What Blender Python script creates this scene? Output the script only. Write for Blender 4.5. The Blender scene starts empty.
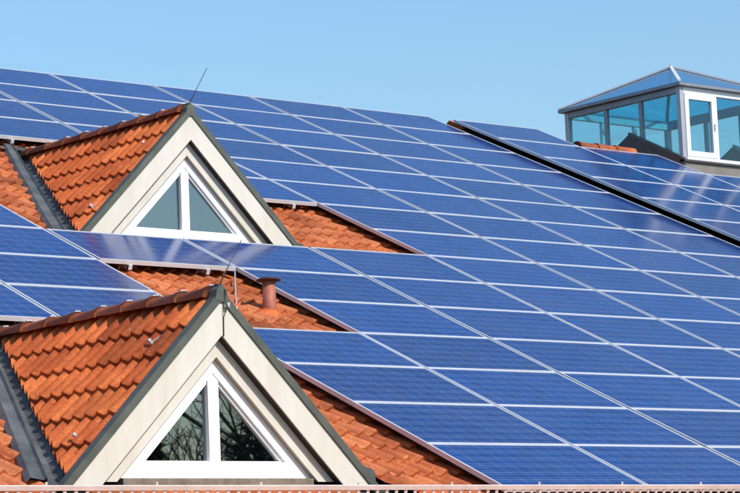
import bpy, bmesh, math, random
from mathutils import Vector, Matrix

random.seed(7)
SC = bpy.context.scene
COL = SC.collection
PI = math.pi
R = math.radians

# ------------------------------------------------------------------ camera
cam_d = bpy.data.cameras.new('camera')
cam = bpy.data.objects.new('camera', cam_d)
COL.objects.link(cam)
SC.camera = cam
CAM = Vector((-19.732, -15.931, -0.988))
YAW, PITCH, ROLL = R(40.232), R(7.738), R(-2.409)
fw = Vector((math.sin(YAW)*math.cos(PITCH), math.cos(YAW)*math.cos(PITCH), math.sin(PITCH)))
r0 = fw.cross(Vector((0, 0, 1))).normalized()
u0 = r0.cross(fw)
rt = r0*math.cos(ROLL) + u0*math.sin(ROLL)
up = u0*math.cos(ROLL) - r0*math.sin(ROLL)
cam.matrix_world = Matrix(((rt.x, up.x, -fw.x, CAM.x), (rt.y, up.y, -fw.y, CAM.y), (rt.z, up.z, -fw.z, CAM.z), (0, 0, 0, 1)))
FPX = 2742.87
cam_d.sensor_width = 36.0
cam_d.lens = FPX/740*36.0
cam_d.clip_start = 0.1
cam_d.clip_end = 6000

# ------------------------------------------------------------------ sky, sun, exposure
SUN_AZ, SUN_EL = R(6), R(41)          # azimuth measured from -Y towards +X
w = bpy.data.worlds.new('World'); SC.world = w; w.use_nodes = True
nt = w.node_tree
bg = nt.nodes['Background']
sky = nt.nodes.new('ShaderNodeTexSky'); sky.sky_type = 'NISHITA'; sky.sun_disc = False
sky.sun_elevation = SUN_EL; sky.sun_rotation = PI - SUN_AZ
sky.air_density = 1.7; sky.dust_density = 1.0; sky.ozone_density = 10.0; sky.altitude = 0
nt.links.new(sky.outputs[0], bg.inputs[0]); bg.inputs[1].default_value = 0.133
sl = bpy.data.lights.new('sun', 'SUN'); sl.energy = 3.7; sl.angle = R(0.53); sl.color = (1.0, 0.94, 0.85)
so = bpy.data.objects.new('sun', sl); COL.objects.link(so)
tosun = Vector((math.sin(SUN_AZ)*math.cos(SUN_EL), -math.cos(SUN_AZ)*math.cos(SUN_EL), math.sin(SUN_EL)))
so.rotation_euler = tosun.to_track_quat('Z', 'Y').to_euler(); so.location = (0, -30, 40)
SC.view_settings.view_transform = 'Standard'; SC.view_settings.look = 'None'
SC.view_settings.exposure = 0.36; SC.view_settings.gamma = 1.0; SC.view_settings.use_curve_mapping = False

# ------------------------------------------------------------------ geometry of the place
TH = R(24.5655)                        # roof pitch
CW, RP = 1.66, 1.01146                 # panel pitch along the eave / up the slope
ct, st, tt = math.cos(TH), math.sin(TH), math.tan(TH)
TILE_OFF = -0.17                       # tile plane below the panels' top plane

def RF(x, s, off=0.0):                 # roof coordinates -> world
    return Vector((x, s*ct - off*st, s*st + off*ct))
ROT_ROOF = Matrix.Rotation(TH, 4, 'X')

def project(p):
    d = Vector(p) - CAM
    z = d.dot(fw)
    return (370 + FPX*d.dot(rt)/z, 246.5 - FPX*d.dot(up)/z)

def hit(px, py, p0, n):                # pixel -> point on a given plane
    d = fw + (rt*(px-370) - up*(py-246.5))/FPX
    return CAM + d*((Vector(p0)-CAM).dot(n)/d.dot(n))
N_ROOF = Vector((0, -st, ct))

# ------------------------------------------------------------------ object helpers
MW = {}                                # world matrices of parents
def tag(o, label=None, cat=None, group=None, kind=None):
    if label: o['label'] = label
    if cat: o['category'] = cat
    if group: o['group'] = group
    if kind: o['kind'] = kind
    return o
def link(o, parent=None, mw=None):
    COL.objects.link(o)
    mw = mw or Matrix.Identity(4)
    MW[o] = mw
    if parent is not None:
        o.parent = parent
        o.matrix_basis = MW[parent].inverted() @ mw
    else:
        o.matrix_basis = mw
    return o
def thing(name, label, cat, loc=(0, 0, 0), group=None, rot=None):
    o = bpy.data.objects.new(name, None); o.empty_display_size = 0.2
    mw = Matrix.Translation(Vector(loc))
    if rot is not None: mw = mw @ rot
    link(o, None, mw)
    return tag(o, label, cat, group)
def mesh_obj(name, me, mat=None, parent=None, mw=None):
    if mat is not None and not me.materials: me.materials.append(mat)
    return link(bpy.data.objects.new(name, me), parent, mw)

class MB:
    """collects quads, boxes, bars, tubes; build() links ONE mesh object"""
    def __init__(s): s.v = []; s.f = []; s.smooth = []
    def add(s, vs, fs, smooth=False):
        b = len(s.v); s.v += [tuple(v) for v in vs]
        for f in fs: s.f.append([i+b for i in f]); s.smooth.append(smooth)
        return s
    def box(s, a, b):
        x0, y0, z0 = a; x1, y1, z1 = b
        return s.add([(x0,y0,z0),(x1,y0,z0),(x1,y1,z0),(x0,y1,z0),(x0,y0,z1),(x1,y0,z1),(x1,y1,z1),(x0,y1,z1)],
              [(0,3,2,1),(4,5,6,7),(0,1,5,4),(1,2,6,5),(2,3,7,6),(3,0,4,7)])
    def prism(s, poly, d):             # polygon (list of Vectors) extruded along vector d
        n = len(poly); d = Vector(d)
        vs = [Vector(p) for p in poly] + [Vector(p)+d for p in poly]
        nrm = (vs[1]-vs[0]).cross(vs[2]-vs[1])
        flip = nrm.dot(d) > 0
        fs = [list(range(n)), list(range(2*n-1, n-1, -1))]
        for i in range(n): fs.append([i, i+n, (i+1) % n + n, (i+1) % n])
        if flip: fs = [list(reversed(f)) for f in fs]
        return s.add(vs, fs)
    def bar(s, a, b, w, h, upv=(0, 0, 1)):
        a, b = Vector(a), Vector(b); d = (b-a).normalized()
        sd = d.cross(Vector(upv)).normalized()*w/2; uu = sd.cross(d).normalized()*h/2
        vs = [a-sd-uu, a+sd-uu, a+sd+uu, a-sd+uu, b-sd-uu, b+sd-uu, b+sd+uu, b-sd+uu]
        return s.add(vs, [(0,1,2,3),(7,6,5,4),(1,0,4,5),(2,1,5,6),(3,2,6,7),(0,3,7,4)])
    def tube(s, pts, rad, n=8, caps=True):
        pts = [Vector(p) for p in pts]; m = len(pts)
        rs = rad if isinstance(rad, (list, tuple)) else [rad]*m
        b = []; prev = None
        for i, p in enumerate(pts):
            d = (pts[min(i+1, m-1)]-pts[max(i-1, 0)]).normalized()
            a = Vector((1, 0, 0)) if abs(d.x) < 0.8 else Vector((0, 1, 0))
            if prev is not None: a = prev
            e1 = (a - d*a.dot(d)).normalized(); e2 = d.cross(e1); prev = e1
            for k in range(n):
                t = 2*PI*k/n; b.append(p + (e1*math.cos(t)+e2*math.sin(t))*rs[i])
        fs = []
        for i in range(m-1):
            for k in range(n): fs.append([i*n+k, i*n+(k+1) % n, (i+1)*n+(k+1) % n, (i+1)*n+k])
        if caps: fs += [list(range(n-1, -1, -1)), list(range((m-1)*n, m*n))]
        return s.add(b, fs, True)
    def mesh(s, name):
        me = bpy.data.meshes.new(name); me.from_pydata(s.v, [], s.f); me.update()
        for p, sm in zip(me.polygons, s.smooth): p.use_smooth = sm
        return me
    def build(s, name, mat, parent=None, mw=None, bevel=0.0):
        me = s.mesh(name)
        if bevel:
            bm = bmesh.new(); bm.from_mesh(me)
            bmesh.ops.bevel(bm, geom=bm.edges[:], offset=bevel, segments=2, affect='EDGES', profile=0.6)
            bm.to_mesh(me); bm.free()
        return mesh_obj(name, me, mat, parent, mw)

# ------------------------------------------------------------------ materials
def mat(name, base=(.5,.5,.5), rough=.5, metal=0.0, **kw):
    m = bpy.data.materials.new(name); m.use_nodes = True
    p = m.node_tree.nodes['Principled BSDF']
    p.inputs['Base Color'].default_value = (*base, 1); p.inputs['Roughness'].default_value = rough
    p.inputs['Metallic'].default_value = metal
    for k, v in kw.items(): p.inputs[k].default_value = v
    return m
def nodes(m): return m.node_tree.nodes, m.node_tree.links, m.node_tree.nodes['Principled BSDF']
def noise(m, scale, detail=4, rough=.6, coord='Object', stretch=None):
    n, l, p = nodes(m)
    tc = n.new('ShaderNodeTexCoord'); tx = n.new('ShaderNodeTexNoise')
    tx.inputs['Scale'].default_value = scale; tx.inputs['Detail'].default_value = detail; tx.inputs['Roughness'].default_value = rough
    if stretch:
        mp = n.new('ShaderNodeMapping'); mp.inputs['Scale'].default_value = stretch
        l.new(tc.outputs[coord], mp.inputs[0]); l.new(mp.outputs[0], tx.inputs['Vector'])
    else: l.new(tc.outputs[coord], tx.inputs['Vector'])
    return tx.outputs['Fac']
def world_noise(m, scale, detail=4, rough=.6):
    n, l, p = nodes(m)
    g = n.new('ShaderNodeNewGeometry'); tx = n.new('ShaderNodeTexNoise')
    tx.inputs['Scale'].default_value = scale; tx.inputs['Detail'].default_value = detail; tx.inputs['Roughness'].default_value = rough
    l.new(g.outputs['Position'], tx.inputs['Vector'])
    return tx.outputs['Fac']
def ramp(m, fac, stops):
    n, l, p = nodes(m)
    r = n.new('ShaderNodeValToRGB'); e = r.color_ramp.elements
    while len(e) < len(stops): e.new(0.5)
    for k, (pos, c) in enumerate(stops):
        e[k].position = pos; e[k].color = (*c, 1) if len(c) == 3 else c
    l.new(fac, r.inputs[0]); return r.outputs[0]
def mixc(m, fac, a, b, mode='MIX'):
    n, l, p = nodes(m)
    x = n.new('ShaderNodeMix'); x.data_type = 'RGBA'; x.blend_type = mode
    for sock, v in ((x.inputs[0], fac), (x.inputs[6], a), (x.inputs[7], b)):
        if hasattr(v, 'links') or hasattr(v, 'is_linked'): l.new(v, sock)
        elif isinstance(v, (int, float)): sock.default_value = v
        else: sock.default_value = (*v, 1)
    return x.outputs[2]
def bump(m, fac, strength=.3, dist=.01):
    n, l, p = nodes(m)
    b = n.new('ShaderNodeBump'); b.inputs['Strength'].default_value = strength; b.inputs['Distance'].default_value = dist
    l.new(fac, b.inputs['Height']); l.new(b.outputs[0], p.inputs['Normal'])
def tile_material(name, island, c0, c1, c2, lichen):
    m = mat(name, rough=.8); n, l, p = nodes(m)
    p.inputs['Specular IOR Level'].default_value = .25
    if island: rnd = n.new('ShaderNodeNewGeometry').outputs['Random Per Island']
    else: rnd = n.new('ShaderNodeObjectInfo').outputs['Random']
    col = ramp(m, rnd, [(0, tuple(x*.80 for x in c0)), (.2, c0), (.55, c1), (.85, c2), (1, tuple(x*.62 for x in c0))])
    stain = ramp(m, world_noise(m, 2.3, 5, .65), [(.35, (.56,.48,.44)), (.6, (1,1,1))])
    col = mixc(m, .75, col, stain, 'MULTIPLY')
    fine = ramp(m, world_noise(m, 38, 5, .7), [(.3, (.62,.58,.55)), (.62, (1.12,1.1,1.1))])
    col = mixc(m, .8, col, fine, 'MULTIPLY')
    spots = ramp(m, world_noise(m, 21, 3, .5), [(.66, (0,0,0)), (.72, (1,1,1))])
    sx = n.new('ShaderNodeMath'); sx.operation = 'MULTIPLY'; sx.inputs[1].default_value = lichen
    l.new(spots, sx.inputs[0])
    col = mixc(m, sx.outputs[0], col, (.50,.40,.27))
    l.new(col, p.inputs['Base Color'])
    bump(m, world_noise(m, 60, 4, .7), .45, .006)
    return m
M = {}
M['tile_main'] = tile_material('clay_tile_weathered', False, (.50,.135,.045), (.57,.165,.056), (.61,.20,.08), .5)
M['tile_mass'] = tile_material('clay_tile_weathered_mass', True, (.50,.135,.045), (.57,.165,.056), (.61,.20,.08), .5)
M['tile_dormer'] = tile_material('clay_tile_orange', False, (.52,.112,.030), (.62,.148,.04), (.70,.185,.05), .2)
M['ridge'] = tile_material('clay_ridge_tile', False, (.42,.115,.045), (.50,.15,.06), (.45,.16,.08), .5)
def weathered(name, c0, c1, scale, rough=.6, metal=0.0, bs=.15, stretch=None):
    m = mat(name, c0, rough, metal); n, l, p = nodes(m)
    f = noise(m, scale, 5, .65, stretch=stretch)
    l.new(ramp(m, f, [(.32, c0), (.68, c1)]), p.inputs['Base Color'])
    if bs: bump(m, noise(m, scale*6, 4), bs, .004)
    return m
M['cream'] = weathered('cream_paint', (.555,.505,.425), (.64,.595,.52), 1.6, .6, bs=.12, stretch=(3.2,3.2,.7))
M['frame_white'] = weathered('white_window_frame', (.80,.80,.80), (.86,.86,.86), 2.0, .35, bs=0)
M['brown'] = weathered('brown_soffit_board', (.022,.014,.010), (.04,.027,.02), 6, .7)
M['tan'] = weathered('tan_reveal_board', (.34,.27,.19), (.42,.34,.25), 6, .6)
M['sill'] = weathered('mossy_brown_sill', (.13,.10,.07), (.26,.21,.15), 9, .9, bs=.4)
M['verge'] = weathered('grey_green_sheet_metal', (.075,.082,.066), (.125,.13,.105), 5, .5, .35)
M['lead'] = weathered('lead_flashing', (.055,.058,.056), (.14,.145,.138), 3, .6, .1, .3)
M['lead_dark'] = weathered('dark_kerb_sheet', (.05,.05,.052), (.09,.088,.085), 4, .55, .2)
M['underlay'] = mat('roof_underlay', (.03,.026,.024), .9)
M['alu'] = weathered('anodised_aluminium', (.55,.555,.57), (.62,.625,.64), 1.5, .42, .15, 0)
M['rail'] = mat('mounting_rail_aluminium', (.55,.55,.56), .4, .6)
M['backsheet'] = mat('white_backsheet', (.33,.43,.64), .35, **{'Coat Weight': 1.0, 'Coat Roughness': .13, 'Coat IOR': 1.33})
M['rod'] = mat('dark_steel_rod', (.07,.07,.075), .45, .7)
M['galv'] = weathered('galvanised_clip', (.62,.63,.65), (.78,.78,.80), 20, .35, .6, 0)
M['pipe'] = weathered('rusty_red_vent_pipe', (.30,.085,.05), (.42,.14,.09), 14, .6, .1, .3)
M['cap'] = weathered('dark_rusted_cap', (.03,.015,.012), (.07,.028,.02), 12, .7)
M['guard'] = weathered('pale_pink_coated_steel', (.66,.52,.46), (.76,.65,.60), 6, .5)
M['plaster'] = weathered('house_plaster', (.62,.56,.46), (.70,.65,.56), 2, .9, bs=.3)
M['lantern_white'] = weathered('white_coated_aluminium', (.66,.66,.67), (.74,.74,.75), 2, .35, .1, 0)
M['lantern_grey'] = weathered('grey_base_panel', (.15,.135,.12), (.22,.20,.18), 2.5, .6)
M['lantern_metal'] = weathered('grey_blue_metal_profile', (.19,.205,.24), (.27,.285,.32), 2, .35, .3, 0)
M['lantern_post'] = weathered('mid_grey_metal_profile', (.34,.34,.38), (.42,.42,.46), 2, .35, .2, 0)
M['needles'] = weathered('dark_needles', (.02,.035,.018), (.05,.08,.04), 3, .8, bs=0)
M['bark'] = weathered('dark_bark', (.035,.035,.028), (.08,.075,.06), 4, .9)

def cell_material():
    m = mat('solar_cell', (.02,.05,.2), .35, **{'Coat Weight': 1.0, 'Coat Roughness': .13, 'Coat IOR': 1.33})
    n, l, p = nodes(m)
    p.inputs['Specular IOR Level'].default_value = 0.0
    g = n.new('ShaderNodeNewGeometry')
    isl = ramp(m, g.outputs['Random Per Island'], [(0, (.002,.024,.124)), (.5, (.0025,.029,.148)), (1, (.003,.034,.170))])
    tc = n.new('ShaderNodeTexCoord'); v = n.new('ShaderNodeTexVoronoi'); v.inputs['Scale'].default_value = 70
    l.new(tc.outputs['Object'], v.inputs['Vector'])
    sep = n.new('ShaderNodeSeparateColor'); l.new(v.outputs['Color'], sep.inputs[0])
    gr = ramp(m, sep.outputs[0], [(0, (.75,.78,.85)), (1, (1.2,1.15,1.1))])
    col = mixc(m, .8, isl, gr, 'MULTIPLY')
    oi = n.new('ShaderNodeObjectInfo')
    tone = ramp(m, oi.outputs['Random'], [(0, (.78,.82,.87)), (.5, (.98,1.0,1.02)), (1, (1.2,1.18,1.16))])
    col = mixc(m, 1.0, col, tone, 'MULTIPLY')
    # two silver busbars along each cell (printed on the cell)
    sx = n.new('ShaderNodeSeparateXYZ'); l.new(tc.outputs['Object'], sx.inputs[0])
    a = n.new('ShaderNodeMath'); a.operation = 'MULTIPLY_ADD'; a.inputs[1].default_value = 1/.0795; a.inputs[2].default_value = 100.0
    l.new(sx.outputs['Y'], a.inputs[0])
    fr = n.new('ShaderNodeMath'); fr.operation = 'FRACT'; l.new(a.outputs[0], fr.inputs[0])
    d = n.new('ShaderNodeMath'); d.operation = 'SUBTRACT'; d.inputs[1].default_value = .5; l.new(fr.outputs[0], d.inputs[0])
    ab = n.new('ShaderNodeMath'); ab.operation = 'ABSOLUTE'; l.new(d.outputs[0], ab.inputs[0])
    lt = n.new('ShaderNodeMath'); lt.operation = 'LESS_THAN'; lt.inputs[1].default_value = .012; l.new(ab.outputs[0], lt.inputs[0])
    col = mixc(m, lt.outputs[0], col, (.34,.40,.52))
    l.new(col, p.inputs['Base Color'])
    # dust film and dried water marks on the glass
    du = ramp(m, world_noise(m, .9, 6, .7), [(.42, (0,0,0)), (.78, (.045,.045,.045))])
    col2 = mixc(m, du, col, (.42,.42,.40))
    l.new(col2, p.inputs['Base Color'])
    f = world_noise(m, 1.1, 4, .6)
    cr = n.new('ShaderNodeMapRange'); cr.inputs[3].default_value = .09; cr.inputs[4].default_value = .19
    l.new(f, cr.inputs[0]); l.new(cr.outputs[0], p.inputs['Coat Roughness'])
    return m
M['cell'] = cell_material()

def glass(name, tint, refl, rough=0.0):
    """thin pane: tinted see-through plus a coated reflection"""
    m = bpy.data.materials.new(name); m.use_nodes = True
    n, l = m.node_tree.nodes, m.node_tree.links
    n.remove(n['Principled BSDF']); out = n['Material Output']
    t = n.new('ShaderNodeBsdfTransparent'); t.inputs[0].default_value = (*tint, 1)
    g = n.new('ShaderNodeBsdfGlossy'); g.inputs['Roughness'].default_value = rough; g.inputs[0].default_value = (.93,.97,1,1)
    lw = n.new('ShaderNodeLayerWeight'); lw.inputs[0].default_value = .5
    pw = n.new('ShaderNodeMath'); pw.operation = 'POWER'; pw.inputs[1].default_value = 5.0
    l.new(lw.outputs['Facing'], pw.inputs[0])
    ad = n.new('ShaderNodeMath'); ad.operation = 'MULTIPLY_ADD'; ad.use_clamp = True
    ad.inputs[1].default_value = 1-refl; ad.inputs[2].default_value = refl
    l.new(pw.outputs[0], ad.inputs[0])
    mx = n.new('ShaderNodeMixShader'); l.new(ad.outputs[0], mx.inputs[0]); l.new(t.outputs[0], mx.inputs[1]); l.new(g.outputs[0], mx.inputs[2])
    l.new(mx.outputs[0], out.inputs[0])
    return m
M['pane'] = glass('window_pane', (.60,.68,.65), .21, .012)
M['lantern_pane'] = glass('lantern_pane', (.79,.91,.92), .05)
M['lantern_roof_pane'] = glass('lantern_roof_pane', (.24,.74,.86), .06)

def ground_material():
    m = mat('lawn', (.05,.07,.03), .95); n, l, p = nodes(m)
    l.new(ramp(m, world_noise(m, .35, 6, .7), [(.3, (.045,.06,.025)), (.55, (.08,.095,.04)), (.75, (.13,.12,.07))]), p.inputs['Base Color'])
    return m
M['lawn'] = ground_material()

# ------------------------------------------------------------------ ground and the house under the roof
GZ = -6.0
g = MB().add([(-900,-900,GZ),(900,-900,GZ),(900,900,GZ),(-900,900,GZ)], [(0,1,2,3)]).build('ground', M['lawn'])
tag(g, kind='structure')

XL_ROOF, XSTEP = -13.6, 4.0*CW + .02
S_EAVE = -0.62
S_RIDGE = 15*RP + .16
YR, ZR = RF(0, S_RIDGE, TILE_OFF)[1:]
hw = MB()
ye = RF(0, S_EAVE, TILE_OFF).y + .45
hw.box((XL_ROOF+.4, ye, GZ-.2), (19.5, 2*YR-ye, -.55))
house = thing('house', 'long plastered house carrying the tiled roof and solar panels', 'house', (3, YR, GZ))
hw.build('wall', M['plaster'], house)

# ------------------------------------------------------------------ clay tile meshes
TW, TG, TL = .31, .312, .37            # cover width, gauge, tile length
def tile_profile(t):                   # t in 0..1 over half the tile: one roll, one trough
    return .046*math.exp(-((t-.32)/.19)**2) - .004*math.sin(PI*t)
def tile_geometry(nx=12, fine=True):
    """tile lying in local XY: X across, Y up the slope, nose at y=0, Z up"""
    xs = [TW*(i/nx) - TW/2 for i in range(nx+1)]
    zs = [tile_profile((2*i/nx) % 1.0 if i < nx else 0.0) for i in range(nx+1)]
    vs, fs = [], []
    rise = .034                        # the nose lies on the tile below
    for (y, dz) in ((0, rise), (.012, rise+.003), (TL, -.002)):
        for x, z in zip(xs, zs): vs.append((x, y, z+dz))
    for x, z in zip(xs, zs): vs.append((x, 0.004, z+rise-.030))
    k = nx+1
    for i in range(nx):
        for j in range(2): fs.append((j*k+i, j*k+i+1, (j+1)*k+i+1, (j+1)*k+i))
        fs.append((3*k+i, 3*k+i+1, i+1, i))
    fs.append((0, k, 2*k, 3*k)); fs.append((nx, 3*k+nx, 2*k+nx, k+nx))
    return vs, fs
TV, TF = tile_geometry()
def tile_mesh(name, m):
    me = bpy.data.meshes.new(name); me.from_pydata(TV, [], TF); me.update()
    for p in me.polygons: p.use_smooth = abs(p.normal.z) > .35
    me.materials.append(m); return me
ME_TILE = tile_mesh('tile', M['tile_main'])
ME_TILE_D = tile_mesh('tile_dormer', M['tile_dormer'])

def clipped_tile(mw, planes, m):
    """copy of the tile cut by world planes (co, no): keeps the side the normal points away from"""
    bm = bmesh.new()
    vv = [bm.verts.new(v) for v in TV]
    for f in TF: bm.faces.new([vv[i] for i in f])
    inv = mw.inverted()
    for co, no in planes:
        lco = inv @ co; lno = (inv.to_3x3() @ no).normalized()
        bmesh.ops.bisect_plane(bm, geom=bm.verts[:]+bm.edges[:]+bm.faces[:], plane_co=lco, plane_no=lno, clear_outer=True)
    if not bm.faces: bm.free(); return None
    if sum(f.calc_area() for f in bm.faces) < .008: bm.free(); return None
    me = bpy.data.meshes.new('tile'); bm.to_mesh(me); bm.free()
    for p in me.polygons: p.use_smooth = abs(p.normal.z) > .35
    me.materials.append(m); return me

# ------------------------------------------------------------------ dormers: where they stand
H = 1.48                               # ridge above the tile plane at the gable
DL = H/tt                              # ridge length until it meets the roof
def dormer_apex(px, py):
    return hit(px, py, N_ROOF*(TILE_OFF + H*ct), N_ROOF)
APEX = [dormer_apex(220.5, 291), dormer_apex(190, 108)]

def in_dormer(x, y, grow=0.0):
    for a in APEX:
        if y > a.y - .02:
            hy = H - (y-a.y)*tt
            if abs(x-a.x) < hy + grow and hy > -grow*0: return True
    return False

# ------------------------------------------------------------------ which panel positions are filled
PANELS = []                            # (column, row): the column lies between column lines c and c+1
for r_ in range(15):
    for c in range(-8, 4):
        x0 = c
        ok = False
        if c >= 0: ok = True
        elif c == -1: ok = r_ < 6 or r_ >= 8
        elif c == -2: ok = r_ < 4 or r_ >= 8
        elif c == -3: ok = r_ < 4 or r_ == 8 or r_ >= 11
        elif c in (-4, -5): ok = r_ < 4 or 7 <= r_ <= 10
        elif c in (-6, -7, -8): ok = r_ < 4 or 7 <= r_ <= 10
        if ok: PANELS.append((c, r_))
PSET = set(PANELS)
def under_panel(x, s, margin):
    """True when the tile lies well under a panel (cannot be seen)"""
    for dx in (-margin, margin):
        for ds in (-margin, margin):
            c = math.floor((x+dx)/CW); r_ = math.floor(15 - (s+ds)/RP)
            if (c, r_) not in PSET: return False
    return True

# ------------------------------------------------------------------ main roof: deck, tiles, ridge
roof = thing('tiled_roof', 'weathered orange clay tile roof showing in gaps between panels and dormers', 'roof', (3, YR, RF(0, S_EAVE, TILE_OFF).z))
dk = MB()
a0, a1 = RF(XL_ROOF, S_EAVE, TILE_OFF-.05), RF(XSTEP+.3, S_EAVE, TILE_OFF-.05)
b0, b1 = RF(XL_ROOF, S_RIDGE, TILE_OFF-.05), RF(XSTEP+.3, S_RIDGE, TILE_OFF-.05)
dk.prism([a0, a1, b1, b0], N_ROOF*-.12)
dk.build('deck', M['underlay'], roof)
NB = Vector((0, st, ct))
c0, c1 = Vector((XL_ROOF, 2*YR-a0.y, a0.z)), Vector((XSTEP+.3, 2*YR-a0.y, a0.z))
MB().prism([b0+Vector((0,.004,0)), b1+Vector((0,.004,0)), c1, c0], NB*-.12).build('back_slope', M['tile_mass'], roof)

# cut planes along the dormer valleys
def valley_planes(a, margin):
    """vertical planes through the two valleys, pushed outward by margin; normals point into the dormer"""
    e = Vector((a.x, a.y+DL, 0)); out = []
    for sg in (-1, 1):
        b = Vector((a.x+sg*H, a.y, 0)); d = (b-e).normalized()
        n = Vector((-d.y, d.x, 0))
        if n.dot(Vector((a.x, a.y, 0))-e) < 0: n = -n
        out.append((b - n*margin, n))
    return out
ntx = int((XSTEP-.05-XL_ROOF)/TW)
nts = int((S_RIDGE-S_EAVE)/TG)
cand = []
for j in range(nts):
    for i in range(ntx):
        x = XL_ROOF + TW*(i+.5); s = S_EAVE + TG*j
        if under_panel(x, s+TG/2, .42): continue
        p = RF(x, s+TG/2, TILE_OFF)
        if in_dormer(p.x, p.y, -.26): continue
        px, py = project(p)
        inside = -12 < px < 752 and -5 < py < 500
        vis = inside and not under_panel(x, s+TG/2, .05)
        # hidden behind a dormer body?
        hid = False
        for a in APEX:
            q = hit(px, py, a, Vector((0, 1, 0)))
            if p.y > a.y and abs(q.x-a.x) < H and q.z < a.z-abs(q.x-a.x)-.1 and abs(p.x-a.x) < 6: hid = True
        size = 1/(p-CAM).length
        cand.append(((2 if vis and not hid else 1 if inside else 0) + size, x, s))
cand.sort(reverse=True)
mass = MB()
for rank, (sc_, x, s) in enumerate(cand):
    p = RF(x, s, TILE_OFF)
    jit = Matrix.Rotation(random.uniform(-.012, .012), 4, 'Z') @ Matrix.Rotation(random.uniform(-.008, .008), 4, 'X')
    mw = Matrix.Translation(p + N_ROOF*random.uniform(-.002, .003)) @ ROT_ROOF @ jit
    mid = RF(x, s+TG/2, TILE_OFF)
    planes = []
    for a in APEX:
        if mid.y > a.y - .3 and abs(mid.x-a.x) < H+.5 and mid.y < a.y+DL+.3:
            vp = valley_planes(a, .13)
            sg = 0 if mid.x < a.x else 1
            if mid.y > a.y-.05 or abs(mid.x-a.x) > H-.3: planes.append(vp[sg])
    me = ME_TILE
    if planes:
        me = clipped_tile(mw, planes, M['tile_main'])
        if me is None: continue
    if rank < 300 and sc_ >= 1:
        mesh_obj('tile', me, None, roof, mw)
    else:
        b = len(mass.v)
        mass.v += [tuple(mw @ v.co) for v in me.vertices]
        for pl in me.polygons: mass.f.append([i+b for i in pl.vertices]); mass.smooth.append(pl.use_smooth)
tag(mass.build('tile_field', M['tile_mass'], roof), kind='stuff')

def ridge_tile_mesh(name, length, rad, m):
    mb = MB(); n = 8; sec = []
    for (y, rr) in ((0, rad*1.10), (.05, rad*1.10), (.055, rad), (length, rad*.93)):
        sec.append([(rr*math.cos(PI*k/n), y, rr*math.sin(PI*k/n)*.9) for k in range(n+1)])
    vs = [v for s_ in sec for v in s_]; k = n+1; fs = []
    for i in range(len(sec)-1):
        for j in range(n): fs.append((i*k+j, (i+1)*k+j, (i+1)*k+j+1, i*k+j+1))
    fs.append(tuple(range(n, -1, -1)))
    mb.add(vs, fs, True)
    me = mb.mesh(name); me.materials.append(m); return me
ME_RIDGE = ridge_tile_mesh('ridge_tile', .40, .095, M['ridge'])
ME_RIDGE_MAIN = ridge_tile_mesh('ridge_tile_main', .42, .10, M['ridge'])
x = XL_ROOF
while x < XSTEP-.1:                    # main ridge (behind the top panel row)
    mw = Matrix.Translation(Vector((x, YR+.02, ZR-.03))) @ Matrix.Rotation(-PI/2, 4, 'Z')
    mesh_obj('ridge_tile', ME_RIDGE_MAIN, None, roof, mw); x += .38

# eave gutter
gp = RF(0, S_EAVE, TILE_OFF)
gut = MB()
sec = [(gp.y-.06+.065*math.cos(t), gp.z-.03+.065*math.sin(t)) for t in [PI+PI*k/8 for k in range(9)]]
sec2 = [(gp.y-.06+.06*math.cos(t), gp.z-.03+.06*math.sin(t)) for t in [2*PI-PI*k/8 for k in range(9)]]
gut.prism([Vector((XL_ROOF, y, z)) for y, z in sec+sec2], (XSTEP+13-XL_ROOF, 0, 0))
tag(gut.build('gutter', M['verge']), 'half-round sheet metal gutter along the eave of the tiled roof', 'gutter')

# ------------------------------------------------------------------ solar panels
PWD, PHT, FT, FWD = 1.630, 1.005, .040, .020
def panel_frame_mesh():
    mb = MB(); w2, h2 = PWD/2, PHT/2
    mb.box((-w2, -h2, -FT), (w2, -h2+FWD, 0)); mb.box((-w2, h2-FWD, -FT), (w2, h2, 0))
    mb.box((-w2, -h2+FWD, -FT), (-w2+FWD, h2-FWD, 0)); mb.box((w2-FWD, -h2+FWD, -FT), (w2, h2-FWD, 0))
    me = mb.mesh('frame'); me.materials.append(M['alu']); return me
def backsheet_mesh():
    w2, h2 = PWD/2-FWD, PHT/2-FWD
    me = MB().box((-w2, -h2, -.012), (w2, h2, -.005)).mesh('laminate'); me.materials.append(M['backsheet']); me.materials.append(M['underlay'])
    me.polygons[0].material_index = 1; return me  # underside coloured dark to cut bounce and deepen the shade beneath the panels
def cells_mesh():
    mb = MB(); cx, cy = .1583, .1604; hx, hy = .0774, .0776
    for i in range(10):
        for j in range(6):
            x, y = (i-4.5)*cx, (j-2.5)*cy
            mb.add([(x-hx,y-hy,-.0045),(x+hx,y-hy,-.0045),(x+hx,y+hy,-.0045),(x-hx,y+hy,-.0045)], [(0,1,2,3)])
    me = mb.mesh('solar_cells'); me.materials.append(M['cell']); return me
ME_F, ME_B, ME_C = panel_frame_mesh(), backsheet_mesh(), cells_mesh()
ORD = ['first','second','third','fourth','fifth','sixth','seventh','eighth','ninth','tenth','eleventh','twelfth','thirteenth','fourteenth','fifteenth']
COLJ = {}
def solar_panel(x, s, off, label, group):
    tilt = Matrix.Rotation(random.gauss(0, .0016), 4, 'X') @ Matrix.Rotation(random.gauss(0, .0012), 4, 'Y')
    rot = ROT_ROOF @ tilt
    root = thing('solar_panel', label, 'solar panel', RF(x, s, off) , group, rot)
    mw = MW[root]
    link(bpy.data.objects.new('frame', ME_F), root, mw)
    link(bpy.data.objects.new('laminate', ME_B), root, mw)
    tag(link(bpy.data.objects.new('solar_cells', ME_C), root, mw), kind='stuff')
    return root
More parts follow.
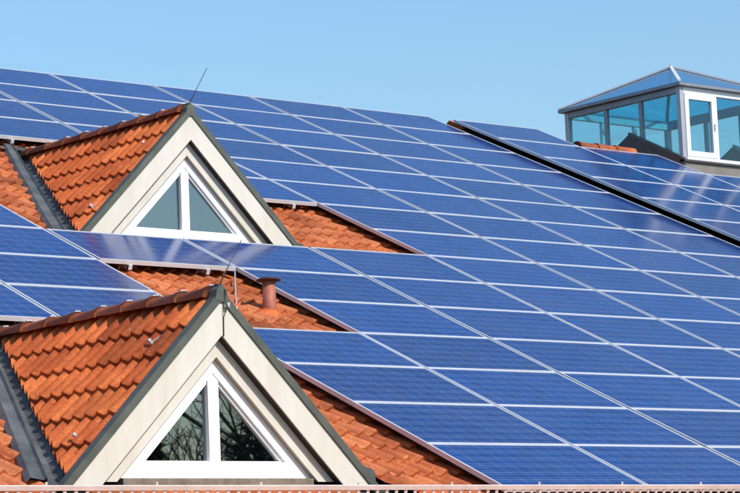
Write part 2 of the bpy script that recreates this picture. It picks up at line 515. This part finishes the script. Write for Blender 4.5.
for c, r_ in PANELS:
    if c not in COLJ: COLJ[c] = random.uniform(-.009, .009)
    x = (c+.5)*CW + COLJ[c]; s = (15-r_-.5)*RP
    solar_panel(x, s, 0.0, 'blue solar panel, %s row below the ridge, %s column from the raised array' % (ORD[r_], ORD[3-c]), 'solar panels of the main array')
# raised array over the neighbouring roof part
R_OFF, RC0, RCP, RR0 = .10, 4.0*CW+.03, 1.632, .53
for k in range(5):
    for r_ in range(k, 13):
        x = RC0 + RCP*(k+.5); s = (15-RR0-r_-.5)*RP
        if project(RF(x-.8, s+.5, R_OFF))[0] > 1000: continue
        solar_panel(x, s, R_OFF, 'solar panel of the raised array, %s row down, %s column from its exposed edge' % (ORD[r_], ORD[k]), 'solar panels of the raised array')

# mounting rails that end below the exposed lower edges of the arrays
def rail(x, s0, s1, label):
    t = thing('mounting_rail', label, 'rail', RF(x, s0, -.075), 'mounting rails ending below panel rows')
    MB().bar(RF(x, s0, -.062), RF(x, s1, -.062), .042, .040, N_ROOF).build('rail', M['rail'], t)
    MB().bar(RF(x, s0-.004, -.055), RF(x, s0+.022, -.055), .042, .050, N_ROOF).build('end_clamp', M['alu'], t)
    p = RF(x, s0+.18, -.08)
    MB().tube([p, RF(x, s0+.18, TILE_OFF+.01), RF(x, s0+.34, TILE_OFF)], .012, 6).build('roof_hook', M['rail'], t)
    return t
for (c, r_) in PANELS:
    if (c, r_+1) not in PSET and r_ < 14:
        top = r_
        while (c, top-1) in PSET: top -= 1
        s0 = (14-r_)*RP
        where = {5: 'beside the rear dormer', 3: 'behind the rear dormer', 8: 'in front of the rear gable', 10: 'behind the front dormer ridge'}.get(r_, 'on the roof')
        for fx, nm in ((.22, 'left'), (.78, 'right')):
            x = (c+fx)*CW
            if project(RF(x, s0))[0] < -40: continue
            rail(x, s0-.03, min((15-top)*RP-.05, s0+4.0), 'rail end under %s column from raised array, %s, %s side' % (ORD[3-c], where, 'near' if fx > .5 else 'far'))

# ------------------------------------------------------------------ dormer builder
def dormer(a, label, name_hint):
    t = thing('dormer', label, 'dormer', (a.x, a.y, a.z-H), 'gabled dormers')
    def G(u, v, dep=0.0): return Vector((a.x+u, a.y+dep, a.z+v))
    up_n = {-1: Vector((-math.sqrt(.5), 0, math.sqrt(.5))), 1: Vector((math.sqrt(.5), 0, math.sqrt(.5)))}
    BOT = H - .02
    def rake(sg, v0, v1, d0, d1, vb=BOT):
        """board following one rake, between vertical drops v0..v1, from depth d0 to d1, cut level at the bottom"""
        poly = [G(0, -v0, d0), G(sg*(vb-v0), -vb, d0), G(sg*(vb-v1), -vb, d0), G(0, -v1, d0)]
        return poly, Vector((0, d1-d0, 0))
    for sg in (-1, 1):
        # sheet metal verge cap (an L: front strip and top strip)
        mb = MB()
        poly, d = rake(sg, -.012, .072, -.015, .030, BOT+.03); mb.prism(poly, d)
        poly, d = rake(sg, -.012, .008, .031, .075, BOT+.02); mb.prism(poly, d)
        mb.build('verge_cap', M['verge'], t)
        poly, d = rake(sg, .064, .335, .0, .016); MB().prism(poly, d).build('barge_board', M['cream'], t)
        poly, d = rake(sg, .305, .339, .017, .079, BOT-.02); MB().prism(poly, d).build('soffit', M['brown'], t)
        poly, d = rake(sg, .27, .49, .080, .100, BOT-.03); MB().prism(poly, d).build('inner_board', M['cream'], t)
        poly, d = rake(sg, .455, .493, .101, .165, BOT-.04); MB().prism(poly, d).build('reveal', M['tan'], t)
        # deck of the slope below the tiles
        n = up_n[sg]
        k = .06
        e0, e1, e2 = G(0, -k, .05), G(0, -k, DL-k/tt), G(sg*(H-k), -H, .05)
        MB().prism([e0, e1, e2], n*-.03).build('deck', M['underlay'], t)
        # tiles
        slope = thing_part = None
        yv = Vector((-sg*math.sqrt(.5), 0, math.sqrt(.5)))      # up the slope
        xv = Vector((0, 1.0 if sg > 0 else -1.0, 0))
        zv = xv.cross(yv)
        rot = Matrix((( xv.x, yv.x, zv.x, 0), (xv.y, yv.y, zv.y, 0), (xv.z, yv.z, zv.z, 0), (0,0,0,1)))
        e = Vector((a.x, a.y+DL, 0)); b = Vector((a.x+sg*H, a.y, 0)); dd = (b-e).normalized()
        no = Vector((-dd.y, dd.x, 0))
        if no.dot(Vector((a.x, a.y, 0))-e) > 0: no = -no        # outward
        cut_v = (b - no*.05, no)
        cut_f = (Vector((0, a.y+.035, 0)), Vector((0, -1, 0)))
        cut_r = (Vector((a.x, 0, 0)), Vector((-sg, 0, 0)))
        ncol = int(DL/TW)+2
        for k2 in range(7):
            tdrop = .345 + TG*k2                                  # nose distance below the ridge line
            for i in range(ncol):
                y = a.y + .035 + TW*(i+.5)
                q = Vector((a.x + sg*tdrop*math.sqrt(.5), y, a.z - .052 - tdrop*math.sqrt(.5)))
                jit = Matrix.Rotation(random.uniform(-.012, .012), 4, 'Z') @ Matrix.Rotation(random.uniform(-.01, .012), 4, 'X')
                mw = Matrix.Translation(q + zv*random.uniform(-.002, .004)) @ rot @ jit
                me = clipped_tile(mw, [cut_v, cut_f, cut_r], M['tile_dormer'])
                full = me is not None and len(me.vertices) == len(TV) and all((Vector(v)-w_.co).length < 1e-5 for v, w_ in zip(TV, me.vertices))
                if me is None: continue
                if full:
                    bpy.data.meshes.remove(me); me = ME_TILE_D
                mesh_obj('tile', me, None, t, mw)
        # valley flashing: on the main roof, beside the dormer, with a raised fold
        mb = MB()
        up3 = Vector((e.x, e.y, a.z))                            # where the ridge meets the roof
        lo3 = Vector((b.x, b.y, a.z-H))
        along = (lo3-up3).normalized()
        side = along.cross(N_ROOF).normalized()
        if side.x*sg < 0: side = -side
        A0 = up3 - along*.12
        offs = [(-.12, .07), (-.01, -.035), (.10, -.03), (.13, .05), (.145, .112), (.16, .086), (.26, .090), (.29, .045)]
        if sg > 0: offs = [(-.12, .07), (-.01, -.03), (.05, .02), (.10, .085), (.12, .05)]
        rows = []
        for (w_, z_) in offs:
            B0 = lo3 + along*((.14 if sg < 0 else -.12) if w_ > .05 else -.06 if w_ > -.1 else -.34)
            rows.append([A0 + (B0-A0)*f + side*(w_*(0.75+.25*f)) + N_ROOF*(z_+random.uniform(-.003,.003)) for f in (0,.2,.4,.6,.8,1)])
        vs = [v for rw in rows for v in rw]; fs = []
        for i in range(len(offs)-1):
            for j in range(5):
                f = [i*6+j, i*6+j+1, (i+1)*6+j+1, (i+1)*6+j]
                fs.append(f if sg > 0 else f[::-1])
        mb.add(vs, fs)
        mb.build('valley_flashing', M['lead'], t)
    # saddle flashing behind the ridge end
    es = Vector((a.x, a.y+DL, a.z))
    sd = MB()
    q = [es + Vector((-.30, -.05, 0)) + N_ROOF*.062, es + Vector((.30, -.05, 0)) + N_ROOF*.062,
         es + Vector((.22, .16*ct, .16*st)) + N_ROOF*.058, es + Vector((-.22, .16*ct, .16*st)) + N_ROOF*.058]
    sd.prism(q, N_ROOF*-.01); sd.build('saddle_flashing', M['lead'], t)
    # ridge tiles
    y = a.y + .10; k = 0
    while y < a.y + DL - .05:
        mw = Matrix.Translation(Vector((a.x + random.uniform(-.004,.004), y, a.z-.035 + random.uniform(-.004,.004)))) @ Matrix.Rotation(random.uniform(-.01,.012), 4, 'X')
        rtile = mesh_obj('ridge_tile', ME_RIDGE, None, t, mw)
        MB().bar(mw @ Vector((-.02, .028, .094)), mw @ Vector((.03, .028, .098)), .022, .016).build('ridge_clip', M['galv'], rtile)
        y += .36; k += 1
    # apex piece of the verge
    MB().prism([G(-.062, -.07, -.018), G(0, -.085, -.018), G(.062, -.07, -.018), G(.045, .012, -.018), G(0, .045, -.018), G(-.045, .012, -.018)], (0, .10, 0)).build('verge_apex', M['verge'], t)
    # window: triangular frame, mullion, two panes
    D0 = .130
    win = MB()
    VT, VB, GT, GB = .45, 1.40, .64, 1.27
    wroot = None
    for sg in (-1, 1):
        poly = [G(0, -VT, D0), G(sg*(VB-VT), -VB, D0), G(sg*(VB-GT+.03), -VB, D0), G(0, -GT+.03, D0)]
        win.prism(poly, (0, .07, 0))
    hb = VB-GT+.03
    win.prism([G(-hb, -VB, D0-.003), G(hb, -VB, D0-.003), G(hb-(VB-GB-.008), -GB-.008, D0-.003), G(-hb+(VB-GB-.008), -GB-.008, D0-.003)], (0, .067, 0))
    wroot = win.build('window_frame', M['frame_white'], t)
    # sash bars (slightly recessed bead round each pane)
    bead = MB()
    for sg in (-1, 1):
        bead.prism([G(sg*.02, -GT+.032-.02, D0+.022), G(sg*(hb-.12), -VB+.12, D0+.022), G(sg*(GB-GT), -GB, D0+.022), G(sg*.02, -GT-.02, D0+.022)], (0, .04, 0))
    bead.prism([G(-hb+.1, -GB-.031, D0+.025), G(hb-.1, -GB-.031, D0+.025), G(GB-GT, -GB, D0+.025), G(-(GB-GT), -GB, D0+.025)], (0, .036, 0))
    bead.build('sash_bead', M['frame_white'], wroot)
    MB().box(G(-.050, -GB-.06, D0+.006), G(.050, -GT+.02, D0+.062)).build('mullion', M['frame_white'], wroot)
    for sg in (-1, 1):
        pn = MB(); e = .045
        pn.prism([G(sg*e, -GB-.012, D0+.045), G(sg*(GB-GT+.012), -GB-.012, D0+.045), G(sg*e, -GT-e+.012, D0+.045)], (0, .006, 0))
        pn.build('pane', M['pane'], wroot)
    # sill and apron below the window
    MB().box(G(-hb-.10, -VB-.06, D0-.06), G(hb+.10, -VB-.004, D0+.08)).build('sill', M['sill'], t, bevel=.006)
    MB().prism([G(-BOT+.12, -VB-.062, D0+.02), G(BOT-.12, -VB-.062, D0+.02), G(BOT-.12, -H-.2, D0-.22), G(-BOT+.12, -H-.2, D0-.22)], (0, .03, -.02)).build('apron_flashing', M['lead'], t)
    # dark attic wall behind the window
    MB().prism([G(-(H-.6)+.0, -H+.36, 1.0), G(H-.6, -H+.36, 1.0), G(0, -.30, 1.0)], (0, .02, 0)).build('attic_wall', M['plaster'], t)
    return t
d_front = dormer(APEX[0], 'front gabled dormer by the snow guard, its window reflecting bare branches', 'front')
d_rear = dormer(APEX[1], 'rear gabled dormer higher on the roof, its window reflecting pale sky', 'rear')

# lightning rods on the gable apexes, wire and clips
def on_gable(px, py, a, dep): return hit(px, py, (0, a.y+dep, 0), Vector((0, 1, 0)))
def lightning_rod(a, tip_px, label, wire):
    base = Vector((a.x+.015, a.y+.05, a.z+.03))
    tip = on_gable(*tip_px, a, .05)
    t = thing('lightning_rod', label, 'lightning rod', base, 'lightning rods on the dormers')
    mid = (base+tip)/2 + Vector((.004, .01, 0))
    MB().tube([base, mid, tip], [.006, .005, .0035], 6).build('rod', M['rod'], t)
    MB().box(base+Vector((-.02,-.03,-.05)), base+Vector((.02,.03,.03))).build('clamp', M['rod'], t, bevel=.004)
    if wire:
        p = [base+Vector((.01,-.075,-.02)), Vector((a.x+.02, a.y-.05, a.z-.12)), Vector((a.x+.015, a.y-.008, a.z-.2)), Vector((a.x+.012, a.y-.006, a.z-.345))]
        MB().tube(p, .0045, 6).build('down_wire', M['rod'], t)
        MB().box(Vector((a.x+.015, a.y-.045, a.z-.125)), Vector((a.x+.055, a.y-.016, a.z-.09))).build('connector', M['rail'], t, bevel=.006)
lightning_rod(APEX[0], (241.5, 240), 'thin dark lightning rod standing on the front dormer apex', True)
lightning_rod(APEX[1], (207, 68), 'thin dark lightning rod standing on the rear dormer apex', False)

def slope_point(a, px, py, lift):      # pixel -> point on the dormer's left slope
    n = Vector((-math.sqrt(.5), 0, math.sqrt(.5)))
    return hit(px, py, Vector((a.x, a.y, a.z-.052)) + n*lift, n)
def wire_clip(a, px, py, label):
    p = slope_point(a, px, py, .055)
    n = Vector((-math.sqrt(.5), 0, math.sqrt(.5))); dn = Vector((-math.sqrt(.5), 0, -math.sqrt(.5)))
    t = thing('wire_clip', label, 'clip', p - n*.03, 'conductor clips on dormer tiles')
    MB().bar(p - dn*.10 - n*.035, p + dn*.015 - n*.01, .022, .004, n).build('strap', M['galv'], t)
    MB().bar(p + dn*.02 - n*.02, p + dn*.02 + n*.026, .026, .026, dn).build('clamp', M['galv'], t, bevel=.005)
wire_clip(APEX[0], 152, 340, 'upper shiny metal clip on the front dormer tiles')
wire_clip(APEX[0], 77, 434, 'lower shiny metal clip on the front dormer tiles')
wire_clip(APEX[1], 145, 142, 'upper shiny metal clip on the rear dormer tiles')
wire_clip(APEX[1], 92.5, 205, 'lower shiny metal clip on the rear dormer tiles')

# ------------------------------------------------------------------ vent pipe in the gap
pb = hit(270, 317.5, N_ROOF*TILE_OFF, N_ROOF)
vp = thing('vent_pipe', 'rusty red roof vent pipe with flat dark cap standing on the tiles', 'vent pipe', pb)
pr = .064
MB().tube([pb+Vector((0,0,-.12)), pb+Vector((0,0,.345))], pr, 20).build('pipe', M['pipe'], vp)
cz = .352
cp = [(pr*1.02, cz-.012), (.118, cz+.004), (.122, cz+.014), (.10, cz+.024), (.05, cz+.03), (.0, cz+.032)]
mb = MB(); vs = []; fs = []; n = 24
for rr, zz in cp: vs += [pb + Vector((rr*math.cos(2*PI*k/n), rr*math.sin(2*PI*k/n), zz + .006*math.sin(4*PI*k/n)*(rr/.14))) for k in range(n)]
for i in range(len(cp)-1):
    for k in range(n): fs.append((i*n+k, i*n+(k+1) % n, (i+1)*n+(k+1) % n, (i+1)*n+k))
mb.add(vs, fs, True); mb.build('cap', M['cap'], vp)
mb = MB(); vs = []; fs = []
cp = [(.15, -.02), (.13, .045), (.085, .062), (pr+.006, .075), (pr+.004, .10)]
for rr, zz in cp:
    for k in range(n):
        q = pb + Vector((rr*math.cos(2*PI*k/n), rr*math.sin(2*PI*k/n), 0)); q.z = pb.z + (q.y-pb.y)*tt + zz
        vs.append(q)
for i in range(len(cp)-1):
    for k in range(n): fs.append((i*n+k, i*n+(k+1) % n, (i+1)*n+(k+1) % n, (i+1)*n+k))
mb.add(vs, fs, True); mb.build('collar', M['tile_dormer'], vp)

# pale cable dropping from the panel corner to the tiles
ca = RF(-2*CW-.02, 6*RP, -.03); cb = hit(237, 312, N_ROOF*(TILE_OFF+.03), N_ROOF)
cbm = (ca+cb)/2 + Vector((-.02, -.02, -.03))
tag(MB().tube([ca, cbm, cb], .008, 6).build('cable', M['galv']), 'pale cable hanging from a panel corner down to the tiles beside vent pipe', 'cable')

# ------------------------------------------------------------------ snow guard along the eave
SG_S = -.07
def sg_top(): return RF(0, SG_S, 0.0)
gt = hit(370, 487.3, RF(0, SG_S, 0), Vector((0, ct, st)))   # height of the top bar in the guard's plane
g_off = (gt - RF(gt.x, SG_S, 0)).dot(N_ROOF)
guard = thing('snow_guard', 'pale pink steel snow guard grille running along the eave', 'snow guard', RF(-2, SG_S, TILE_OFF))
X0, X1 = -12.4, XSTEP
MB().bar(RF(X0, SG_S, g_off), RF(X1, SG_S, g_off), .018, .034, N_ROOF).build('top_rail', M['guard'], guard)
MB().bar(RF(X0, SG_S, g_off-.16), RF(X1, SG_S, g_off-.16), .014, .025, N_ROOF).build('bottom_rail', M['guard'], guard)
me_bar = MB().box((-.013, -.004, -.15), (.013, .004, -.021)).mesh('grille_bar'); me_bar.materials.append(M['guard'])
x = X0+.05; nb = 0
while x < X1:
    mw = Matrix.Translation(RF(x, SG_S, g_off)) @ ROT_ROOF
    link(bpy.data.objects.new('grille_bar', me_bar), guard, mw); nb += 1
    x += .094
x = X0+.3
while x < X1:
    MB().bar(RF(x, SG_S+.016, TILE_OFF), RF(x, SG_S+.016, g_off+.035), .010, .016, (1,0,0)).build('bracket', M['guard'], guard)
    x += .93

# ------------------------------------------------------------------ neighbouring raised roof part and glass lantern
RT_OFF = R_OFF + TILE_OFF + .02
XA0, XA1, XB1 = XSTEP+.06, RC0+RCP+.02, 19.4
S_RA, S_RB = (15-.42)*RP, (15-1.40)*RP
rr = thing('raised_roof', 'tiled roof part one step higher, under the raised solar array', 'roof', RF(12, S_EAVE, RT_OFF))
def slab(x0, x1, sr, nm):
    MB().prism([RF(x0, S_EAVE, RT_OFF-.02), RF(x1, S_EAVE, RT_OFF-.02), RF(x1, sr, RT_OFF-.02), RF(x0, sr, RT_OFF-.02)], N_ROOF*-.2).build(nm, M['underlay'], rr)
    p0, p1 = RF(x0, sr, RT_OFF-.02), RF(x1, sr, RT_OFF-.02)
    yq = 2*p0.y - RF(0, S_EAVE, RT_OFF).y
    zq = RF(0, S_EAVE, RT_OFF).z
    MB().prism([p0+Vector((0,.004,0)), p1+Vector((0,.004,0)), Vector((x1, yq, zq)), Vector((x0, yq, zq))], NB*-.2).build('back_slope', M['tile_mass'], rr)
slab(XA0, XA1, S_RA, 'deck'); slab(XA1+.01, XB1, S_RB, 'deck')
XLAN_X = 10.19
# visible tile courses just below the lower ridge
for i in range(int((XB1-XA1)/TW)):
    for j in range(1, 4):
        x = XA1 + .02 + TW*(i+.5); s = S_RB - .02 - TG*j
        if x > XLAN_X-.1: continue
        mesh_obj('tile', ME_TILE, None, rr, Matrix.Translation(RF(x, s, RT_OFF)) @ ROT_ROOF)
fld = MB()                             # tiles left bare beside and below the raised array
for j in range(int((S_RB-S_EAVE)/TG)):
    for i in range(int((XB1-XA0)/TW)):
        x = XA0 + TW*(i+.5); s = S_EAVE + TG*j
        if s > 1.5 and x < 14.5: continue
        if XLAN_X-.3 < x < XLAN_X+3.4 and s > 12.2: continue
        mw = Matrix.Translation(RF(x, s, RT_OFF)) @ ROT_ROOF
        b = len(fld.v); fld.v += [tuple(mw @ Vector(v)) for v in TV]
        for f in TF: fld.f.append([k+b for k in f]); fld.smooth.append(False)
tag(fld.build('tile_field', M['tile_mass'], rr), kind='stuff')
XLAN = 10.19
def ridge_row(x0, x1, sr, off):
    p = RF(0, sr, off); x = x0
    while x < x1-.2:
        mw = Matrix.Translation(Vector((x, p.y, p.z))) @ Matrix.Rotation(-PI/2, 4, 'Z')
        mesh_obj('ridge_tile', ME_RIDGE_MAIN, None, rr, mw); x += .38
ridge_row(XA1+.05, 9.62, S_RB, RT_OFF+.10)
ridge_row(XA0+.02, XA1, S_RA, RT_OFF+.0)
MB().prism([RF(XA0-.02, S_RA-.35, RT_OFF-.10), RF(XA0-.02, S_RA+.02, RT_OFF-.10), RF(XA0-.02, S_RA+.02, RT_OFF+.10), RF(XA0-.02, S_RA-.30, RT_OFF+.085)], (.06,0,0)).build('verge_end', M['tile_dormer'], rr)

lan = thing('roof_lantern', 'glazed roof lantern with white frames and hipped glass roof straddling the ridge', 'roof lantern', (XLAN+1.2, 13.3, 5.5))
LY0, LY1, LZT, LZB = 12.06, 14.56, 6.79, 5.66
# width chosen so that the hip apex stands where the photo shows it
best = None
for k in range(150, 400):
    wd = k*.01
    for hz in (0.3, 0.4, .5):
        q = project((XLAN+wd/2, (LY0+LY1)/2, LZT+hz))
        if best is None or abs(q[0]-672) < best[0]: best = (abs(q[0]-672), wd)
LWD = best[1]
LX0, LX1 = XLAN, XLAN+LWD
apex_z = hit(672, 67.5, (XLAN+LWD/2, 0, 0), Vector((1, 0, 0))).z
LW, LG = M['lantern_white'], M['lantern_pane']
P_ = .085
for (x, y) in ((LX0, LY0), (LX1, LY0), (LX0, LY1), (LX1, LY1)):
    sx = 1 if x == LX0 else -1; sy = 1 if y == LY0 else -1
    MB().box((min(x, x+sx*P_), min(y, y+sy*P_), LZB-(.9 if y == LY1 else .1)), (max(x, x+sx*P_), max(y, y+sy*P_), LZT)).build('corner_post', M['lantern_post'], lan, bevel=.008)
# eave beams and fascia
for (p, q) in (((LX0+P_, LY0), (LX1-P_, LY0)), ((LX0+P_, LY1), (LX1-P_, LY1))):
    sy = 1 if p[1] == LY0 else -1
    MB().box((p[0], min(p[1]+sy*.004, p[1]+sy*.08), LZT-.10), (q[0], max(p[1]+sy*.004, p[1]+sy*.08), LZT-.002)).build('head_rail', LW, lan, bevel=.006)
for x in (LX0, LX1):
    sx = 1 if x == LX0 else -1
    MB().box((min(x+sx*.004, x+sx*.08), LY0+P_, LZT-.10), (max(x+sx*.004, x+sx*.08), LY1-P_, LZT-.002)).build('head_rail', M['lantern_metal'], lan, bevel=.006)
OH = .07
mb = MB()
ring_o = [(LX0-OH, LY0-OH), (LX1+OH, LY0-OH), (LX1+OH, LY1+OH), (LX0-OH, LY1+OH)]
ring_i = [(LX0+.06, LY0+.06), (LX1-.06, LY0+.06), (LX1-.06, LY1-.06), (LX0+.06, LY1-.06)]
vs = [(x, y, LZT) for x, y in ring_o]+[(x, y, LZT) for x, y in ring_i]+[(x, y, LZT+.045) for x, y in ring_o]+[(x, y, LZT+.045) for x, y in ring_i]
fs = []
for i in range(4):
    j = (i+1) % 4
    fs += [(i, i+4, j+4, j), (i+8, j+8, j+12, i+12), (i, j, j+8, i+8), (i+4, i+12, j+12, j+4)]
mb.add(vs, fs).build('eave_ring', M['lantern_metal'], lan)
AP = Vector(((LX0+LX1)/2, (LY0+LY1)/2, apex_z))
cs = [Vector((x, y, LZT+.05)) for x, y in ring_o]
for i in range(4):
    j = (i+1) % 4
    nn = (cs[j]-cs[i]).cross(AP-cs[i]).normalized()
    MB().prism([cs[i], cs[j], AP], nn*-.012).build('roof_pane', M['lantern_roof_pane'], lan)
    MB().bar(cs[i]+Vector((0,0,.012)), AP+Vector((0,0,.012)), .05, .026).build('hip_bar', M['lantern_post'] if i else LW, lan)
MB().tube([AP+Vector((0,0,-.02)), AP+Vector((0,0,.045))], [.04,.02], 10).build('apex_cap', M['lantern_post'], lan)
# side faces (x = const): three bays, mullions, sloping foot along the roof
def foot_z(y):                         # top of the kerb along the side wall
    y_pk = 13.15
    return 5.64 + (y-LY0)*(6.20-5.64)/(y_pk-LY0) if y < y_pk else 6.20 - (y-y_pk)*.52
ys = [LY0, 12.92, 13.67, LY1]
for x in (LX0, LX1):
    sx = 1 if x == LX0 else -1
    xa = x+sx*.012; dx = sx*.055
    for y in ys[1:3]:
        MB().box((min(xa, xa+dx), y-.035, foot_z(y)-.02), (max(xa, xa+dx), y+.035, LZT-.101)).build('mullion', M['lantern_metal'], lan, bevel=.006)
    for k in range(3):
        y0, y1 = ys[k]+(P_ if k == 0 else .036), ys[k+1]-(P_ if k == 2 else .036)
        pts = [(y0, foot_z(y0)), ] + ([(13.15, foot_z(13.15))] if y0 < 13.15 < y1 else []) + [(y1, foot_z(y1)), (y1, LZT-.102), (y0, LZT-.102)]
        MB().prism([Vector((x+sx*.035, y, z)) for y, z in pts], (sx*.008, 0, 0)).build('pane', LG, lan)
        # bottom rail of the bay
    kb = [(LY0-.03, 5.50), (LY0-.03, 5.655), (13.15, 6.215), (13.42, 6.07), (LY1, foot_z(LY1)), (LY1, 4.6)]
    MB().prism([Vector((x-sx*.03, y, z)) for y, z in kb], (sx*.045, 0, 0)).build('kerb', M['lead_dark'], lan)
    MB().bar((x-sx*.012, LY0-.03, 5.672), (x-sx*.012, 13.15, 6.232), .06, .03).build('kerb_cap', M['lead'], lan)
# front and back faces
def lantern_front(y, sy):
    xs_ = []
    n_b = 3; x0, x1 = LX0+P_, LX1-P_
    wb = .70
    edges = [x0, x0+wb]
    rest = (x1-edges[-1]); nb_ = max(1, round(rest/.85))
    for k in range(nb_): edges.append(edges[-1]+rest/nb_ if k < nb_-1 else x1)
    for e in edges[1:-1]:
        MB().box((e-.03, min(y+sy*.01, y+sy*.07), LZB+.061), (e+.03, max(y+sy*.01, y+sy*.07), LZT-.101)).build('mullion', LW, lan, bevel=.006)
    MB().box((x0, min(y-sy*.01, y+sy*.08), LZB), (x1, max(y-sy*.01, y+sy*.08), LZB+.06)).build('sill', LW, lan, bevel=.006)
    for k in range(len(edges)-1):
        a, b = edges[k]+(.03 if k else 0), edges[k+1]-(.03 if k < len(edges)-2 else 0)
        if k == 0 and sy > 0:          # opening casement with its own frame
            f = .085; zb, zt = LZB+.063, LZT-.104
            cas = MB()
            cas.box((a+.002, y-.012, zb), (a+f, y+.05, zt)); cas.box((b-f, y-.012, zb), (b-.002, y+.05, zt))
            cas.box((a+f, y-.012, zb), (b-f, y+.05, zb+f)); cas.box((a+f, y-.012, zt-f), (b-f, y+.05, zt))
            co = cas.build('casement', LW, lan)
            MB().box((a+f, y+.02, zb+f), (b-f, y+.026, zt-f)).build('pane', LG, co)
            MB().box((b-.055, y-.04, (zb+zt)/2-.05), (b-.035, y-.013, (zb+zt)/2+.05)).build('handle', M['alu'], co)
        else:
            MB().box((a, min(y+sy*.03, y+sy*.036), LZB+.06), (b, max(y+sy*.03, y+sy*.036), LZT-.10)).build('pane', LG, lan)
lantern_front(LY0, 1); lantern_front(LY1, -1)
MB().box((LX0+.02, LY0-.02, 5.0), (LX1-.02, LY0+.06, LZB-.03)).build('base_panel', M['lantern_grey'], lan)
q0, q1 = RF(0, (15-2.60)*RP, RT_OFF+.05), Vector((0, LY0-.021, 5.50))
MB().prism([Vector((LX0+.02, q0.y, q0.z)), Vector((LX1+.6, q0.y, q0.z)), Vector((LX1+.6, q1.y, q1.z)), Vector((LX0+.02, q1.y, q1.z))], (0, .01, -.02)).build('apron_flashing', M['lantern_grey'], lan)
MB().box((LX0-.03, LY0-.06, LZB-.031), (LX1+.03, LY0+.04, LZB-.001)).build('base_flashing', M['lead_dark'], lan)

# ------------------------------------------------------------------ bare trees across the garden (mirrored in the front dormer window)
def bare_tree(x, y, hgt, seed, label):
    rnd = random.Random(seed)
    t = thing('bare_tree', label, 'tree', (x, y, GZ), 'bare trees across the garden')
    trunk = MB(); crown = MB()
    def grow(p, d, ln, rad, lvl):
        q = p + d*ln
        tgt = trunk if lvl == 0 else crown
        m_ = (p+q)/2 + Vector((rnd.uniform(-1,1), rnd.uniform(-1,1), 0))*ln*.05
        tgt.tube([p, m_, q], [rad, rad*.85, rad*.68], 8 if lvl < 2 else 4, False)
        if lvl >= 7: return
        for k in range(3 if lvl < 4 else 2 + (rnd.random() < .6)):
            ax = Vector((rnd.gauss(0,1), rnd.gauss(0,1), rnd.gauss(0,.5))).normalized()
            nd = (d + ax*rnd.uniform(.45,.85) + Vector((0,0,.12))).normalized()
            grow(q if k else m_*.3+q*.7, nd, ln*rnd.uniform(.62,.86), rad*.6, lvl+1)
    grow(Vector((x, y, GZ-.1)), Vector((rnd.uniform(-.05,.05), rnd.uniform(-.05,.05), 1)), hgt*.27, hgt*.022, 0)
    trunk.build('trunk', M['bark'], t); crown.build('crown', M['bark'], t)
tw = [(7.6, -14.2, 10.0, 'bushy bare tree across the garden between the two tall ones'), (6.5, -15.5, 11.5, 'tall bare tree across the garden, its twigs spread widest'), (4.2, -13.0, 10.2, 'slender bare tree across the garden nearest to the house'), (9.5, -17.5, 11.0, 'bare tree across the garden standing farthest from the house')]
for k, (x, y, h_, lb) in enumerate(tw): bare_tree(x, y, h_, 11+k, lb)

# unseen conifers added behind the bare trees to darken the front window's reflection
def conifer(x, y, hgt, seed, label):
    rnd = random.Random(seed)
    t = thing('conifer', label, 'tree', (x, y, GZ), 'conifers added for the window reflection')
    MB().tube([(x, y, GZ-.1), (x, y, GZ+hgt*.5), (x, y, GZ+hgt*.97)], [.17, .10, .02], 8).build('trunk', M['bark'], t)
    cr = MB()
    for k in range(3600):
        f = rnd.random()**.75; z = GZ + .6 + (hgt-.6)*f
        rad = (1-f)*hgt*.2*(.75+.35*math.sin(f*34)) * math.sqrt(rnd.uniform(.15, 1)) + .05
        an = rnd.uniform(0, 2*PI); c = Vector((x+rad*math.cos(an), y+rad*math.sin(an), z-rad*.25))
        o_ = Vector((math.cos(an), math.sin(an), rnd.uniform(-.7, .3))); sd = Vector((-math.sin(an), math.cos(an), rnd.uniform(-.6, .6)))
        L_ = rnd.uniform(.14, .34)
        cr.add([c-sd*L_*.3, c+sd*L_*.3, c+o_*L_], [(0, 1, 2)])
    cr.build('crown', M['needles'], t)
for k, (x, y, h_, lb) in enumerate([(9.2, -23.5, 9.6, 'unseen dark conifer added for reflection, with a bare tree in front of it'), (13.4, -25.5, 10.6, 'tallest unseen dark conifer added for reflection'),
        (6.4, -22.0, 9.0, 'shorter unseen dark conifer added for reflection, nearest the house')]):
    conifer(x, y, h_, 40+k, lb)

print('tiles', len(cand), 'panels', len(PANELS), 'bars', nb, 'lantern width', LWD, 'apex', apex_z, 'g_off', g_off)
